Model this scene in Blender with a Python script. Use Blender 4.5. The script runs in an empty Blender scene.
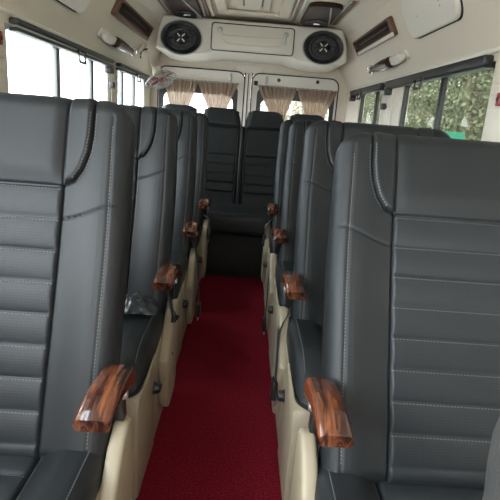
import bpy, bmesh, math, random
import numpy as np
from mathutils import Vector, Matrix
PI = math.pi
random.seed(7)
S = bpy.context.scene
COL = S.collection

# ---------------------------------------------------------------- materials
def nodes(name):
    m = bpy.data.materials.new(name); m.use_nodes = True
    nt = m.node_tree
    return m, nt, nt.nodes['Principled BSDF']

def mat(name, col, rough=.5, metal=0, bump=0, bscale=200, coat=0, spec=.5, vary=0):
    m, nt, b = nodes(name)
    b.inputs['Base Color'].default_value = (*col, 1)
    b.inputs['Roughness'].default_value = rough
    b.inputs['Metallic'].default_value = metal
    b.inputs['Coat Weight'].default_value = coat
    b.inputs['Specular IOR Level'].default_value = spec
    if bump or vary:
        tc = nt.nodes.new('ShaderNodeTexCoord')
        n = nt.nodes.new('ShaderNodeTexNoise'); n.inputs['Scale'].default_value = bscale
        n.inputs['Detail'].default_value = 3
        nt.links.new(tc.outputs['Object'], n.inputs['Vector'])
        if bump:
            bp = nt.nodes.new('ShaderNodeBump'); bp.inputs['Strength'].default_value = bump
            bp.inputs['Distance'].default_value = .002
            nt.links.new(n.outputs['Fac'], bp.inputs['Height'])
            nt.links.new(bp.outputs['Normal'], b.inputs['Normal'])
        if vary:
            n2 = nt.nodes.new('ShaderNodeTexNoise'); n2.inputs['Scale'].default_value = 6
            nt.links.new(tc.outputs['Object'], n2.inputs['Vector'])
            r = nt.nodes.new('ShaderNodeValToRGB')
            r.color_ramp.elements[0].color = (*[c * (1 - vary) for c in col], 1)
            r.color_ramp.elements[1].color = (*[min(1, c * (1 + vary)) for c in col], 1)
            nt.links.new(n2.outputs['Fac'], r.inputs['Fac'])
            nt.links.new(r.outputs['Color'], b.inputs['Base Color'])
    return m

LEA = (.0120, .0143, .0163)
M = {}
M['leather'] = mat('leather_charcoal', LEA, .48, bump=.25, bscale=700, vary=.08, spec=.33)
def perforated():
    m, nt, b = nodes('leather_perforated')
    b.inputs['Roughness'].default_value = .48
    b.inputs['Specular IOR Level'].default_value = .33
    tc = nt.nodes.new('ShaderNodeTexCoord')
    v = nt.nodes.new('ShaderNodeTexVoronoi'); v.inputs['Scale'].default_value = 160
    v.inputs['Randomness'].default_value = .15
    nt.links.new(tc.outputs['Object'], v.inputs['Vector'])
    r = nt.nodes.new('ShaderNodeValToRGB')
    r.color_ramp.elements[0].position = .16; r.color_ramp.elements[1].position = .30
    r.color_ramp.elements[0].color = (.009, .0108, .0125, 1)
    r.color_ramp.elements[1].color = (.0170, .0205, .0240, 1)
    nt.links.new(v.outputs['Distance'], r.inputs['Fac'])
    nt.links.new(r.outputs['Color'], b.inputs['Base Color'])
    bp = nt.nodes.new('ShaderNodeBump'); bp.inputs['Strength'].default_value = .3; bp.inputs['Distance'].default_value = .001
    nt.links.new(v.outputs['Distance'], bp.inputs['Height'])
    nt.links.new(bp.outputs['Normal'], b.inputs['Normal'])
    return m
M['perf'] = perforated()
M['thread'] = mat('thread_grey', (.085, .09, .09), .7)
M['greyfab'] = mat('grey_fabric', (.028, .028, .026), .8, bump=.4, bscale=400)
M['cream'] = mat('cream_plastic', (.69, .63, .53), .5, bump=.08, bscale=300, vary=.03)
M['wallcream'] = mat('cream_wall_panel', (.72, .645, .545), .62, bump=.1, bscale=250, vary=.03)
M['ceil'] = mat('cream_ceiling', (.72, .645, .545), .6, bump=.12, bscale=120, vary=.03)
M['white'] = mat('white_panel', (.76, .72, .65), .45)
M['trimw'] = mat('rear_door_white', (.78, .73, .68), .45)
M['beige'] = mat('beige_moulding', (.30, .255, .182), .5, vary=.06, bump=.1, bscale=200)
M['black'] = mat('black_plastic', (.016, .016, .018), .42)
M['rubber'] = mat('black_rubber', (.012, .012, .012), .7)
M['darkgrey'] = mat('dark_grey_metal', (.055, .06, .062), .4, .3)
M['midgrey'] = mat('mid_grey_frame', (.16, .165, .165), .5)
M['grey'] = mat('grey_metal', (.42, .43, .43), .35, .7)
M['lgrey'] = mat('light_grey_plastic', (.45, .46, .46), .5)
M['chrome'] = mat('chrome', (.75, .75, .74), .14, 1)
M['brown'] = mat('brown_gloss', (.030, .013, .009), .33, coat=.1, spec=.35)
M['brownmid'] = mat('brown_bezel', (.14, .066, .042), .4, spec=.4)
M['brown_dark'] = mat('brown_matte', (.032, .014, .009), .5, spec=.15)
M['webbing'] = mat('belt_webbing', (.016, .018, .02), .75, bump=.4, bscale=500)
M['red'] = mat('red_plastic', (.25, .012, .016), .3)
M['redblade'] = mat('fan_blade_red', (.40, .13, .10), .4)
M['bench_black'] = mat('black_bench_box', (.012, .012, .013), .8)
M['bag'] = mat('black_plastic_film', (.03, .033, .038), .22)
M['speaker_cone'] = mat('speaker_cone', (.022, .027, .029), .38)
M['concrete'] = mat('pale_ground', (.5, .49, .46), .9, vary=.1)
M['green'] = mat('green_sheet', (.02, .17, .11), .6)
M['bark'] = mat('bark', (.16, .12, .09), .9, vary=.3)

def leaf_mat(name, c1, c2):
    m, nt, b = nodes(name)
    oi = nt.nodes.new('ShaderNodeTexCoord')
    n = nt.nodes.new('ShaderNodeTexNoise'); n.inputs['Scale'].default_value = 3
    nt.links.new(oi.outputs['Object'], n.inputs['Vector'])
    r = nt.nodes.new('ShaderNodeValToRGB')
    r.color_ramp.elements[0].position = .35; r.color_ramp.elements[1].position = .65
    r.color_ramp.elements[0].color = (*c1, 1); r.color_ramp.elements[1].color = (*c2, 1)
    nt.links.new(n.outputs['Fac'], r.inputs['Fac']); nt.links.new(r.outputs['Color'], b.inputs['Base Color'])
    b.inputs['Roughness'].default_value = .6
    t = nt.nodes.new('ShaderNodeBsdfTranslucent'); nt.links.new(r.outputs['Color'], t.inputs['Color'])
    mx = nt.nodes.new('ShaderNodeMixShader'); mx.inputs[0].default_value = .35
    out = nt.nodes['Material Output']
    nt.links.new(b.outputs[0], mx.inputs[1]); nt.links.new(t.outputs[0], mx.inputs[2]); nt.links.new(mx.outputs[0], out.inputs[0])
    return m
M['leaf'] = leaf_mat('leaf_olive', (.09, .095, .055), (.24, .235, .15))
M['leaf2'] = leaf_mat('leaf_pale', (.13, .13, .085), (.32, .30, .21))

def carpet():
    m, nt, b = nodes('red_carpet')
    b.inputs['Roughness'].default_value = .95; b.inputs['Specular IOR Level'].default_value = .1
    tc = nt.nodes.new('ShaderNodeTexCoord')
    n = nt.nodes.new('ShaderNodeTexNoise'); n.inputs['Scale'].default_value = 150; n.inputs['Detail'].default_value = 4
    nt.links.new(tc.outputs['Object'], n.inputs['Vector'])
    r = nt.nodes.new('ShaderNodeValToRGB')
    r.color_ramp.elements[0].position = .3; r.color_ramp.elements[1].position = .7
    r.color_ramp.elements[0].color = (.065, .0025, .006, 1); r.color_ramp.elements[1].color = (.235, .010, .023, 1)
    nt.links.new(n.outputs['Fac'], r.inputs['Fac']); nt.links.new(r.outputs['Color'], b.inputs['Base Color'])
    bp = nt.nodes.new('ShaderNodeBump'); bp.inputs['Strength'].default_value = .8; bp.inputs['Distance'].default_value = .006
    nt.links.new(n.outputs['Fac'], bp.inputs['Height']); nt.links.new(bp.outputs['Normal'], b.inputs['Normal'])
    return m
M['carpet'] = carpet()

def wood():
    m, nt, b = nodes('walnut_lacquer')
    b.inputs['Roughness'].default_value = .22; b.inputs['Coat Weight'].default_value = .8; b.inputs['Coat Roughness'].default_value = .08
    tc = nt.nodes.new('ShaderNodeTexCoord')
    mp = nt.nodes.new('ShaderNodeMapping'); mp.inputs['Scale'].default_value = (60, 5, 16)
    nt.links.new(tc.outputs['Object'], mp.inputs['Vector'])
    n = nt.nodes.new('ShaderNodeTexNoise'); n.inputs['Scale'].default_value = 1.0
    n.inputs['Detail'].default_value = 3; n.inputs['Distortion'].default_value = .9
    nt.links.new(mp.outputs['Vector'], n.inputs['Vector'])
    r = nt.nodes.new('ShaderNodeValToRGB')
    e = r.color_ramp.elements
    e[0].position = .38; e[0].color = (.018, .005, .004, 1)
    e[1].position = .62; e[1].color = (.17, .055, .022, 1)
    k = e.new(.48); k.color = (.085, .026, .012, 1)
    nt.links.new(n.outputs['Fac'], r.inputs['Fac']); nt.links.new(r.outputs['Color'], b.inputs['Base Color'])
    return m
M['wood'] = wood()

def glass(name, tint, gl=.06):
    m = bpy.data.materials.new(name); m.use_nodes = True; nt = m.node_tree; nt.nodes.clear()
    o = nt.nodes.new('ShaderNodeOutputMaterial'); t = nt.nodes.new('ShaderNodeBsdfTransparent'); t.inputs[0].default_value = (*tint, 1)
    g = nt.nodes.new('ShaderNodeBsdfGlossy'); g.inputs['Roughness'].default_value = .03
    mx = nt.nodes.new('ShaderNodeMixShader'); mx.inputs[0].default_value = gl
    nt.links.new(t.outputs[0], mx.inputs[1]); nt.links.new(g.outputs[0], mx.inputs[2]); nt.links.new(mx.outputs[0], o.inputs[0])
    return m
M['glass'] = glass('clear_window_glass', (.93, .95, .95))
M['glass_t'] = glass('tinted_window_glass', (.62, .66, .62), .08)

def cloth():
    m, nt, b = nodes('sheer_brown_curtain')
    b.inputs['Base Color'].default_value = (.34, .25, .195, 1); b.inputs['Roughness'].default_value = .9
    t = nt.nodes.new('ShaderNodeBsdfTranslucent'); t.inputs['Color'].default_value = (.42, .30, .225, 1)
    tr = nt.nodes.new('ShaderNodeBsdfTransparent'); tr.inputs[0].default_value = (.85, .75, .65, 1)
    mx = nt.nodes.new('ShaderNodeMixShader'); mx.inputs[0].default_value = .22
    mx2 = nt.nodes.new('ShaderNodeMixShader'); mx2.inputs[0].default_value = .09
    out = nt.nodes['Material Output']
    nt.links.new(b.outputs[0], mx.inputs[1]); nt.links.new(t.outputs[0], mx.inputs[2])
    nt.links.new(mx.outputs[0], mx2.inputs[1]); nt.links.new(tr.outputs[0], mx2.inputs[2]); nt.links.new(mx2.outputs[0], out.inputs[0])
    return m
M['curtain'] = cloth()

# ---------------------------------------------------------------- mesh helpers
def obj(name, bm, m, parent=None, smooth=True, mirror=False, loc=None):
    if mirror:
        bmesh.ops.transform(bm, matrix=Matrix.Scale(-1, 4, (1, 0, 0)), verts=bm.verts)
    bmesh.ops.recalc_face_normals(bm, faces=bm.faces)
    me = bpy.data.meshes.new(name); bm.to_mesh(me); bm.free()
    for k in (m if isinstance(m, (list, tuple)) else [m]): me.materials.append(M[k])
    if smooth:
        me.shade_smooth()
        me.set_sharp_from_angle(angle=math.radians(40))
    o = bpy.data.objects.new(name, me); COL.objects.link(o)
    if loc is not None: o.location = loc
    if parent is not None: o.parent = parent
    return o

def tag(o, label, cat, group=None, kind=None):
    if label: o['label'] = label
    if cat: o['category'] = cat
    if group: o['group'] = group
    if kind: o['kind'] = kind
    return o

def struct(o): o['kind'] = 'structure'; return o

def thing(name, label, cat, loc=(0, 0, 0), group=None):
    o = bpy.data.objects.new(name, None); COL.objects.link(o); o.location = loc
    o.empty_display_size = .05
    return tag(o, label, cat, group)

def box(bm, a, b, bev=0, seg=2):
    t = bmesh.new()
    r = bmesh.ops.create_cube(t, size=1)
    c = [(a[i] + b[i]) / 2 for i in range(3)]; s = [abs(b[i] - a[i]) for i in range(3)]
    for v in t.verts: v.co = Vector([v.co[i] * s[i] + c[i] for i in range(3)])
    if bev: bmesh.ops.bevel(t, geom=t.edges[:], offset=min(bev, min(s) * .49), segments=seg, affect='EDGES', profile=.5)
    merge(bm, t)
def merge(bm, t):
    me = bpy.data.meshes.new('tmp'); t.to_mesh(me); t.free(); bm.from_mesh(me); bpy.data.meshes.remove(me)

def extrude(bm, pts, a, b, axis='x', bev=0, seg=2):
    """closed polygon pts in the plane normal to axis, extruded from a to b"""
    t = bmesh.new()
    def P(p, h):
        if axis == 'x': return (h, p[0], p[1])
        if axis == 'y': return (p[0], h, p[1])
        return (p[0], p[1], h)
    v0 = [t.verts.new(P(p, a)) for p in pts]; v1 = [t.verts.new(P(p, b)) for p in pts]
    n = len(pts)
    t.faces.new(v0); t.faces.new(v1[::-1])
    for i in range(n): t.faces.new((v0[i], v0[(i + 1) % n], v1[(i + 1) % n], v1[i]))
    bmesh.ops.recalc_face_normals(t, faces=t.faces)
    if bev:
        caps = [e for e in t.edges if len(e.link_faces) == 2 and e.calc_face_angle(0) > .6]
        bmesh.ops.bevel(t, geom=caps, offset=bev, segments=seg, affect='EDGES', profile=.5)
    merge(bm, t)

def tube(bm, pts, r, n=8, closed=False, flat=None):
    pts = [Vector(p) for p in pts]; N = len(pts); rings = []
    up = Vector((0, 0, 1))
    for i, p in enumerate(pts):
        if closed: d = pts[(i + 1) % N] - pts[i - 1]
        else: d = pts[min(i + 1, N - 1)] - pts[max(i - 1, 0)]
        d.normalize()
        a = d.cross(up)
        if a.length < .05: a = d.cross(Vector((1, 0, 0)))
        a.normalize(); b = d.cross(a)
        rr = r[i] if isinstance(r, (list, tuple)) else r
        rings.append([bm.verts.new(p + a * rr * math.cos(2 * PI * k / n) * (flat[0] if flat else 1) + b * rr * math.sin(2 * PI * k / n) * (flat[1] if flat else 1)) for k in range(n)])
    for i in range(N if closed else N - 1):
        A, B = rings[i], rings[(i + 1) % N]
        for k in range(n): bm.faces.new((A[k], A[(k + 1) % n], B[(k + 1) % n], B[k]))
    if not closed:
        bm.faces.new(rings[0]); bm.faces.new(rings[-1][::-1])

def lathe(bm, prof, origin, axis, n=32, sx=1, sy=1, up=None):
    """prof: (radius, height) list revolved round axis"""
    ax = Vector(axis).normalized()
    u = Vector(up) if up else (Vector((0, 0, 1)) if abs(ax.z) < .9 else Vector((1, 0, 0)))
    a = u.cross(ax).normalized(); b = ax.cross(a)
    o = Vector(origin); rings = []
    for r, h in prof:
        if r < 1e-6: rings.append([bm.verts.new(o + ax * h)])
        else: rings.append([bm.verts.new(o + ax * h + a * r * sx * math.cos(2 * PI * k / n) + b * r * sy * math.sin(2 * PI * k / n)) for k in range(n)])
    for A, B in zip(rings, rings[1:]):
        for k in range(n):
            k2 = (k + 1) % n
            if len(A) == 1 and len(B) == 1: break
            if len(A) == 1: bm.faces.new((A[0], B[k], B[k2]))
            elif len(B) == 1: bm.faces.new((A[k], A[k2], B[0]))
            else: bm.faces.new((A[k], A[k2], B[k2], B[k]))

def rrect(x0, x1, y0, y1, r, n=6):
    out = []
    for cx, cy, a0 in ((x1 - r, y1 - r, 0), (x0 + r, y1 - r, PI / 2), (x0 + r, y0 + r, PI), (x1 - r, y0 + r, 1.5 * PI)):
        for k in range(n + 1):
            a = a0 + PI / 2 * k / n; out.append((cx + r * math.cos(a), cy + r * math.sin(a)))
    return out

def ring_plate(bm, outer, inner, a, b, axis='y'):
    """frame between two loops with the same vertex count"""
    def P(p, h): return (p[0], h, p[1]) if axis == 'y' else ((h, p[0], p[1]) if axis == 'x' else (p[0], p[1], h))
    L = [[bm.verts.new(P(p, h)) for p in loop] for loop, h in ((outer, a), (inner, a), (inner, b), (outer, b))]
    n = len(outer)
    for q in range(4):
        A, B = L[q], L[(q + 1) % 4]
        for i in range(n): bm.faces.new((A[i], A[(i + 1) % n], B[(i + 1) % n], B[i]))

# ---------------------------------------------------------------- camera
cam = bpy.data.cameras.new('camera'); co = bpy.data.objects.new('camera', cam); COL.objects.link(co); S.camera = co
pitch, yaw, roll, F = .2603, .0242, .0773, 491.16
f = Vector((math.sin(yaw) * math.cos(pitch), math.cos(yaw) * math.cos(pitch), -math.sin(pitch)))
rt = Vector((math.cos(yaw), -math.sin(yaw), 0)); up = rt.cross(f)
r2 = rt * math.cos(roll) + up * math.sin(roll); u2 = -rt * math.sin(roll) + up * math.cos(roll)
co.matrix_world = Matrix(((r2.x, u2.x, -f.x, .0357), (r2.y, u2.y, -f.y, 0), (r2.z, u2.z, -f.z, 1.15), (0, 0, 0, 1)))
cam.sensor_width = 36; cam.lens = F / 500 * 36; cam.clip_start = .02; cam.clip_end = 200

# ---------------------------------------------------------------- seat geometry
W, TT = .60, .765
def smooth(x): x = np.clip(x, 0, 1); return x * x * (3 - 2 * x)
CH = [.475 - .071 * k for k in range(7)]
def segdist(x, t, pl):
    d = np.full(x.shape, 9.)
    for (a, b), (c, e) in zip(pl, pl[1:]):
        L2 = (c - a) ** 2 + (e - b) ** 2
        s = np.clip(((x - a) * (c - a) + (t - b) * (e - b)) / L2, 0, 1)
        d = np.minimum(d, np.hypot(x - a - s * (c - a), t - b - s * (e - b)))
    return d
CURVE = [(.088, .78), (.083, .72), (.083, .67), (.088, .63), (.101, .590), (.120, .562), (.147, .549)]
DIAG = [(.145, .472), (.10, .484), (.03, .512), (.0, .515)]
def top_of(x):
    xb = np.minimum(x, W - x); r = .07
    return TT - np.where(xb < r, r * .8 * (1 - np.sqrt(np.clip(1 - ((r - xb) / r) ** 2, 0, 1))), 0)
def hgt(x, t):
    xb = np.minimum(x, W - x)
    e = np.minimum(np.minimum(xb, top_of(x) - t), t + .07)
    r = .042
    h = np.where(e < r, -r * (1 - np.sqrt(np.clip(1 - ((r - np.maximum(e, 0)) / r) ** 2, 0, 1))), 0)
    B = np.where(xb < .06, 1, (1 + np.cos(np.clip((xb - .05) / .095, 0, 1) * PI)) / 2)
    head = smooth((t - .36) / .26)
    h = h + .017 * B * (1 - .35 * head)
    ins = (xb > .145)
    # channels
    q = np.zeros_like(x)
    ph = (t - CH[0]) / .071
    inzone = ins & (t < .548)
    fr = np.where(t > CH[0], np.clip((t - CH[0]) / .073, 0, 1), ph - np.floor(ph))
    puff = .0055 * np.clip(np.sin(np.clip(fr, 0, 1) * PI), 0, 1) ** .6
    q = np.where(inzone, puff * smooth((xb - .143) / .012), q)
    # head cushion
    hz = ins & (t >= .548)
    q = np.where(hz, .013 * smooth((t - .535) / .07) * smooth((xb - .135) / .04), q)
    h = h + q
    # leaf panel between the curve and the insert
    dc = segdist(xb, t, CURVE)
    xc = np.interp(t, [p[1] for p in CURVE[::-1]], [p[0] for p in CURVE[::-1]])
    leaf = (t > .549) & (xb > xc) & (xb < .145)
    h = h + np.where(leaf, .012 * np.clip(dc / .012, 0, 1) ** .5 * np.clip((.147 - xb) / .01, 0, 1) ** .5, 0)
    h = h - .007 * np.exp(-(dc / .0024) ** 2)
    h = h - .007 * np.exp(-((xb - .145) / .0026) ** 2)
    h = h - .0035 * np.exp(-(segdist(xb, t, DIAG) / .0026) ** 2)
    h = h - np.where(ins, .007 * np.exp(-((t - .548) / .0026) ** 2), 0)
    h = h - .0025 * np.exp(-((xb - .036) / .004) ** 2) * (t < .72)
    return h

def grid_mesh(P, Q, midx=None):
    """P front grid of points (n,m,3), Q back grid; closed body"""
    n, m, _ = P.shape
    bm = bmesh.new()
    A = [[bm.verts.new(P[i, j]) for j in range(m)] for i in range(n)]
    for i in range(n - 1):
        for j in range(m - 1):
            fc = bm.faces.new((A[i][j], A[i + 1][j], A[i + 1][j + 1], A[i][j + 1]))
            if midx is not None: fc.material_index = int(midx[i, j])
    rim = [(i, 0) for i in range(n)] + [(n - 1, j) for j in range(1, m)] + [(i, m - 1) for i in range(n - 2, -1, -1)] + [(0, j) for j in range(m - 2, 0, -1)]
    prev = [A[i][j] for i, j in rim]
    for ring in Q:
        cur = [bm.verts.new(ring(P[i, j])) for i, j in rim]
        for k in range(len(rim)):
            k2 = (k + 1) % len(rim)
            bm.faces.new((prev[k], prev[k2], cur[k2], cur[k]))
        prev = cur
    bm.faces.new(prev)
    return bm

def backrest_bm():
    xs = np.unique(np.concatenate([np.linspace(0, .05, 18), np.linspace(.05, .16, 44), np.linspace(.16, .44, 32), np.linspace(.44, .55, 44), np.linspace(.55, .6, 18)]))
    ts = []
    fr = np.linspace(0, 1, 230)
    X, Fr = np.meshgrid(xs, fr, indexing='ij')
    T = -.07 + Fr * (top_of(X) + .07)
    H = hgt(X, T)
    XS = W / 2 + (X - W / 2) * (1 - .045 * smooth((T - .35) / .42))
    P = np.stack([XS, -H, T], -1)      # local: y toward rear, front is -y
    mi = np.zeros(X.shape, int)
    xb = np.minimum(X, W - X)
    mi[(xb > .145) & (T < .548)] = 1
    def ring(d, s):
        c = Vector((W / 2, 0, .36))
        def g(p):
            return (c.x + (p[0] - c.x) * s, p[1] * (1 if d < .05 else 0) + d, c.z + (p[2] - c.z) * s)
        return g
    Q = [ring(.02, 1.0), ring(.075, .995), ring(.10, .96), ring(.108, .90)]
    return grid_mesh(P, Q, mi)

def stitch_bm(surf, lines, ln=.0048, gap=.0030, wd=.0011):
    """tiny thread stitches following the surface: surf(x, t) -> point"""
    bm = bmesh.new()
    for pl in lines:
        pts = [np.array(p, float) for p in pl]
        segs = [(a, b, np.hypot(*(b - a))) for a, b in zip(pts, pts[1:])]
        tot = sum(s[2] for s in segs); s = 0
        def at(d):
            for a, b, L in segs:
                if d <= L: return a + (b - a) * d / L, (b - a) / L
                d -= L
            return segs[-1][1], (segs[-1][1] - segs[-1][0]) / segs[-1][2]
        while s + ln < tot:
            p, dr = at(s); q, _ = at(s + ln); nn = np.array([-dr[1], dr[0]]) * wd
            c = [surf(*(p - nn)), surf(*(p + nn)), surf(*(q + nn)), surf(*(q - nn))]
            lo = [bm.verts.new(Vector(v[0])) for v in c]; hi = [bm.verts.new(Vector(v[1])) for v in c]
            bm.faces.new(hi)
            for k in range(4): bm.faces.new((lo[k], lo[(k + 1) % 4], hi[(k + 1) % 4], hi[k]))
            s += ln + gap
    return bm

def back_stitches():
    def surf(x, t):
        h = float(hgt(np.array([x]), np.array([t]))[0])
        x = W / 2 + (x - W / 2) * (1 - .045 * float(smooth((t - .35) / .42)))
        return (x, -h + .002, t), (x, -h - .0014, t)
    L = []
    for s in (0, 1):
        m = (lambda pl: [(W - a, b) for a, b in pl]) if s else (lambda pl: pl)
        L.append(m([(a - .0065, b) for a, b in CURVE[1:]][::1]))
        L.append(m([(a + .0065, b + .002) for a, b in CURVE[1:-1]]))
        L.append(m([(.036, -.02), (.036, .70)]))
    for c in CH: L.append([(.150, c - .0065), (W - .150, c - .0065)])
    L.append([(.150, .548 - .007), (W - .15, .548 - .007)])
    return stitch_bm(surf, L)

# cushion: local x 0..W, y -.46..+.03, top about z .45
CY0, CY1 = -.465, .03
def cz(x, y):
    xb = np.minimum(x, W - x)
    fy = (y - CY0)
    e = np.minimum(xb, fy + .0)
    z = np.full(x.shape, .414)
    B = np.where(xb < .07, 1, np.cos(np.clip((xb - .07) / .07, 0, 1) * PI / 2))
    z = z + .034 * B * smooth((fy + .02) / .20)
    z = z - .05 * (1 - smooth(fy / .22))
    r = .045
    e = np.minimum(xb, fy); 
    z = z - np.where(e < r, r * (1 - np.sqrt(np.clip(1 - ((r - np.maximum(e, 0)) / r) ** 2, 0, 1))), 0)
    z = z - .008 * np.exp(-((xb - .142) / .005) ** 2)
    ins = xb > .142
    c = ((y - .02) / .085)
    z = z + np.where(ins, .006 * np.sqrt(np.abs(np.sin(c * PI))) * np.sqrt(np.clip((xb - .142) / .02, 0, 1)), 0)
    return z
def cushion_bm():
    xs = np.unique(np.concatenate([np.linspace(0, .05, 14), np.linspace(.05, .16, 30), np.linspace(.16, .44, 20), np.linspace(.44, .55, 30), np.linspace(.55, .6, 14)]))
    ys = np.unique(np.concatenate([np.linspace(CY0, CY0 + .05, 12), np.linspace(CY0 + .05, CY1, 90)]))
    X, Y = np.meshgrid(xs, ys, indexing='ij')
    # rounded front corners in plan
    R = .09; xb = np.minimum(X, W - X)
    push = np.where(xb < R, R * (1 - np.sqrt(np.clip(1 - ((R - xb) / R) ** 2, 0, 1))), 0)
    Z = cz(X, Y)
    Y2 = Y + push * .75 * np.clip((CY1 - Y) / (CY1 - CY0), 0, 1)
    P = np.stack([X, Y2, Z], -1)
    mi = np.zeros(X.shape, int); mi[(xb > .142)] = 1
    def ring(z, ins):
        def g(p):
            cx, cy = W / 2, (CY0 + CY1) / 2
            return (cx + (p[0] - cx) * (1 - ins), cy + (p[1] - cy) * (1 - ins), z if z < .37 else min(z, p[2]))
        return g
    return grid_mesh(P, [ring(.36, -.004), ring(.33, .0), ring(.305, .03)], mi)
def cushion_stitches():
    def surf(x, y):
        z = float(cz(np.array([x]), np.array([y]))[0])
        return (x, y, z - .002), (x, y, z + .0014)
    L = [[(.134, CY0 + .09), (.134, CY1 - .02)], [(W - .134, CY0 + .09), (W - .134, CY1 - .02)], [(.03, CY0 + .11), (.03, CY1 - .03)], [(W - .03, CY0 + .11), (W - .03, CY1 - .03)]]
    for k in range(1, 5): L.append([(.148, .02 - .085 * k - .007), (W - .148, .02 - .085 * k - .007)])
    return stitch_bm(surf, L)

def armrest_bm():
    bm = bmesh.new()
    # centre line of the top surface (y, z), arching forward and down
    top = [(.065, .596), (.045, .607), (.01, .616), (-.03, .620), (-.065, .619), (-.095, .613), (-.120, .604), (-.140, .592)]
    bot = [(.065, .552), (.045, .558), (.01, .568), (-.03, .577), (-.065, .580), (-.095, .578), (-.120, .573), (-.136, .568)]
    n = 12; rings = []
    from bisect import bisect
    def lerp(pl, s):
        s *= len(pl) - 1; i = min(int(s), len(pl) - 2); q = s - i
        return [pl[i][k] * (1 - q) + pl[i + 1][k] * q for k in (0, 1)]
    N = 28
    for i in range(N + 1):
        s = i / N; a = lerp(top, s); b = lerp(bot, s)
        w0, w1 = -.048 + .006 * s, .010 + .010 * s
        flare = .006 * s
        mid = (w0 + w1) / 2; hw = (w1 - w0) / 2 + flare * .5
        r = .010
        sec = []
        for (u, v, a0) in ((hw - r, 1, 0), (-hw + r, 1, PI / 2), (-hw + r, 0, PI), (hw - r, 0, 1.5 * PI)):
            for k in range(4):
                an = a0 + PI / 2 * k / 3
                px = mid + u + r * math.cos(an)
                vv = r * math.sin(an) - (r if v else -r)
                base = a if v else b
                # crowned top
                cr = .006 * (1 - ((px - mid) / hw) ** 2) if v else 0
                sec.append((px, base[0], base[1] + vv + cr))
        rings.append([bm.verts.new(p) for p in sec])
    m = len(rings[0])
    for A, B in zip(rings, rings[1:]):
        for k in range(m): bm.faces.new((A[k], A[(k + 1) % m], B[(k + 1) % m], B[k]))
    bm.faces.new(rings[0]); bm.faces.new(rings[-1][::-1])
    return bm

RECL = math.radians(20)
def make_seat(sg, label, y0):
    """sg +1: right-hand row (x grows away from the aisle); -1: left-hand row"""
    mi = sg < 0
    x0 = .254 if sg > 0 else -.223
    t = thing('passenger_seat', label, 'seat', (x0, y0, 0))
    bk = obj('backrest', backrest_bm(), ('leather', 'perf'), t, mirror=mi)
    bk.location = (0, 0, .455); bk.rotation_euler = (-RECL, 0, 0)
    st = obj('stitching', back_stitches(), 'thread', bk, smooth=False, mirror=mi); st['label'] = 'grey thread seams'
    cu = obj('cushion', cushion_bm(), ('leather', 'perf'), t, mirror=mi)
    cs = obj('stitching', cushion_stitches(), 'thread', cu, smooth=False, mirror=mi); cs['kind'] = 'stuff'; st['kind'] = 'stuff'
    ar = obj('armrest', armrest_bm(), 'wood', t, mirror=mi); ar['label'] = 'lacquered wood-grain armrest'
    b = bmesh.new()
    extrude(b, [(.062, .565), (-.01, .578), (-.015, .565), (.03, .53), (.055, .46), (.085, .46), (.07, .53)], -.026, .002, bev=.005)
    box(b, (-.020, .058, .36), (-.006, .080, .47), .004)
    br = obj('armrest_bracket', b, 'black', t, mirror=mi)
    b = bmesh.new(); lathe(b, [(0, .006), (.010, .006), (.012, .0), (.012, -.006), (0, -.006)], (-.032, .035, .545), (-1, 0, 0), 16)
    obj('bolt', b, 'grey', br, mirror=mi)
    # beige side cover beside the aisle
    b = bmesh.new()
    extrude(b, [(-.46, 0.005), (-.475, .30), (-.455, .345), (-.20, .362), (-.195, .362), (-.195, .005)], -.006, .07, bev=.008)
    extrude(b, [(-.191, .005), (-.191, .362), (.06, .385), (.16, .36), (.22, .22), (.22, .005)], -.002, .07, bev=.008)
    obj('side_cover', b, 'beige', t, mirror=mi)
    b = bmesh.new()
    extrude(b, [(-.10, .12), (-.13, .30), (.0, .435), (.05, .462), (.09, .455), (.11, .42), (.115, .12), (.08, .07), (-.06, .07)], -.038, -.001, bev=.011, seg=3)
    sh = obj('hinge_cover', b, 'beige', t, mirror=mi)
    b = bmesh.new(); lathe(b, [(0, .003), (.005, .003), (.0065, 0), (0, -.001)], (-.038, -.03, .28), (-1, 0, 0), 12)
    obj('screw', b, 'darkgrey', sh, mirror=mi)
    b = bmesh.new()
    lathe(b, [(0, .022), (.017, .021), (.02, .014), (.019, .004), (.024, 0), (0, -.001)], (-.006, -.225, .25), (-1, 0, 0), 20)
    box(b, (-.032, -.245, .244), (-.022, -.205, .256), .003)
    obj('recline_knob', b, 'black', t, mirror=mi)
    b = bmesh.new()
    box(b, (.075, -.43, .02), (.115, .12, .30), .004); box(b, (.48, -.43, .02), (.52, .12, .30), .004)
    box(b, (.075, -.40, .22), (.52, .10, .30), .004)
    obj('seat_frame', b, 'darkgrey', t, mirror=mi)
    if sg > 0:
        for ch in t.children:
            k = ch.name.split('.')[0]
            ch.location.x = {'side_cover': -.022, 'hinge_cover': -.008, 'recline_knob': -.022, 'cushion': -.018}.get(k, 0)
    return t

def copy_tree(o, parent=None):
    c = o.copy(); COL.objects.link(c)
    if parent is not None: c.parent = parent
    for ch in list(o.children): copy_tree(ch, c)
    return c

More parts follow.
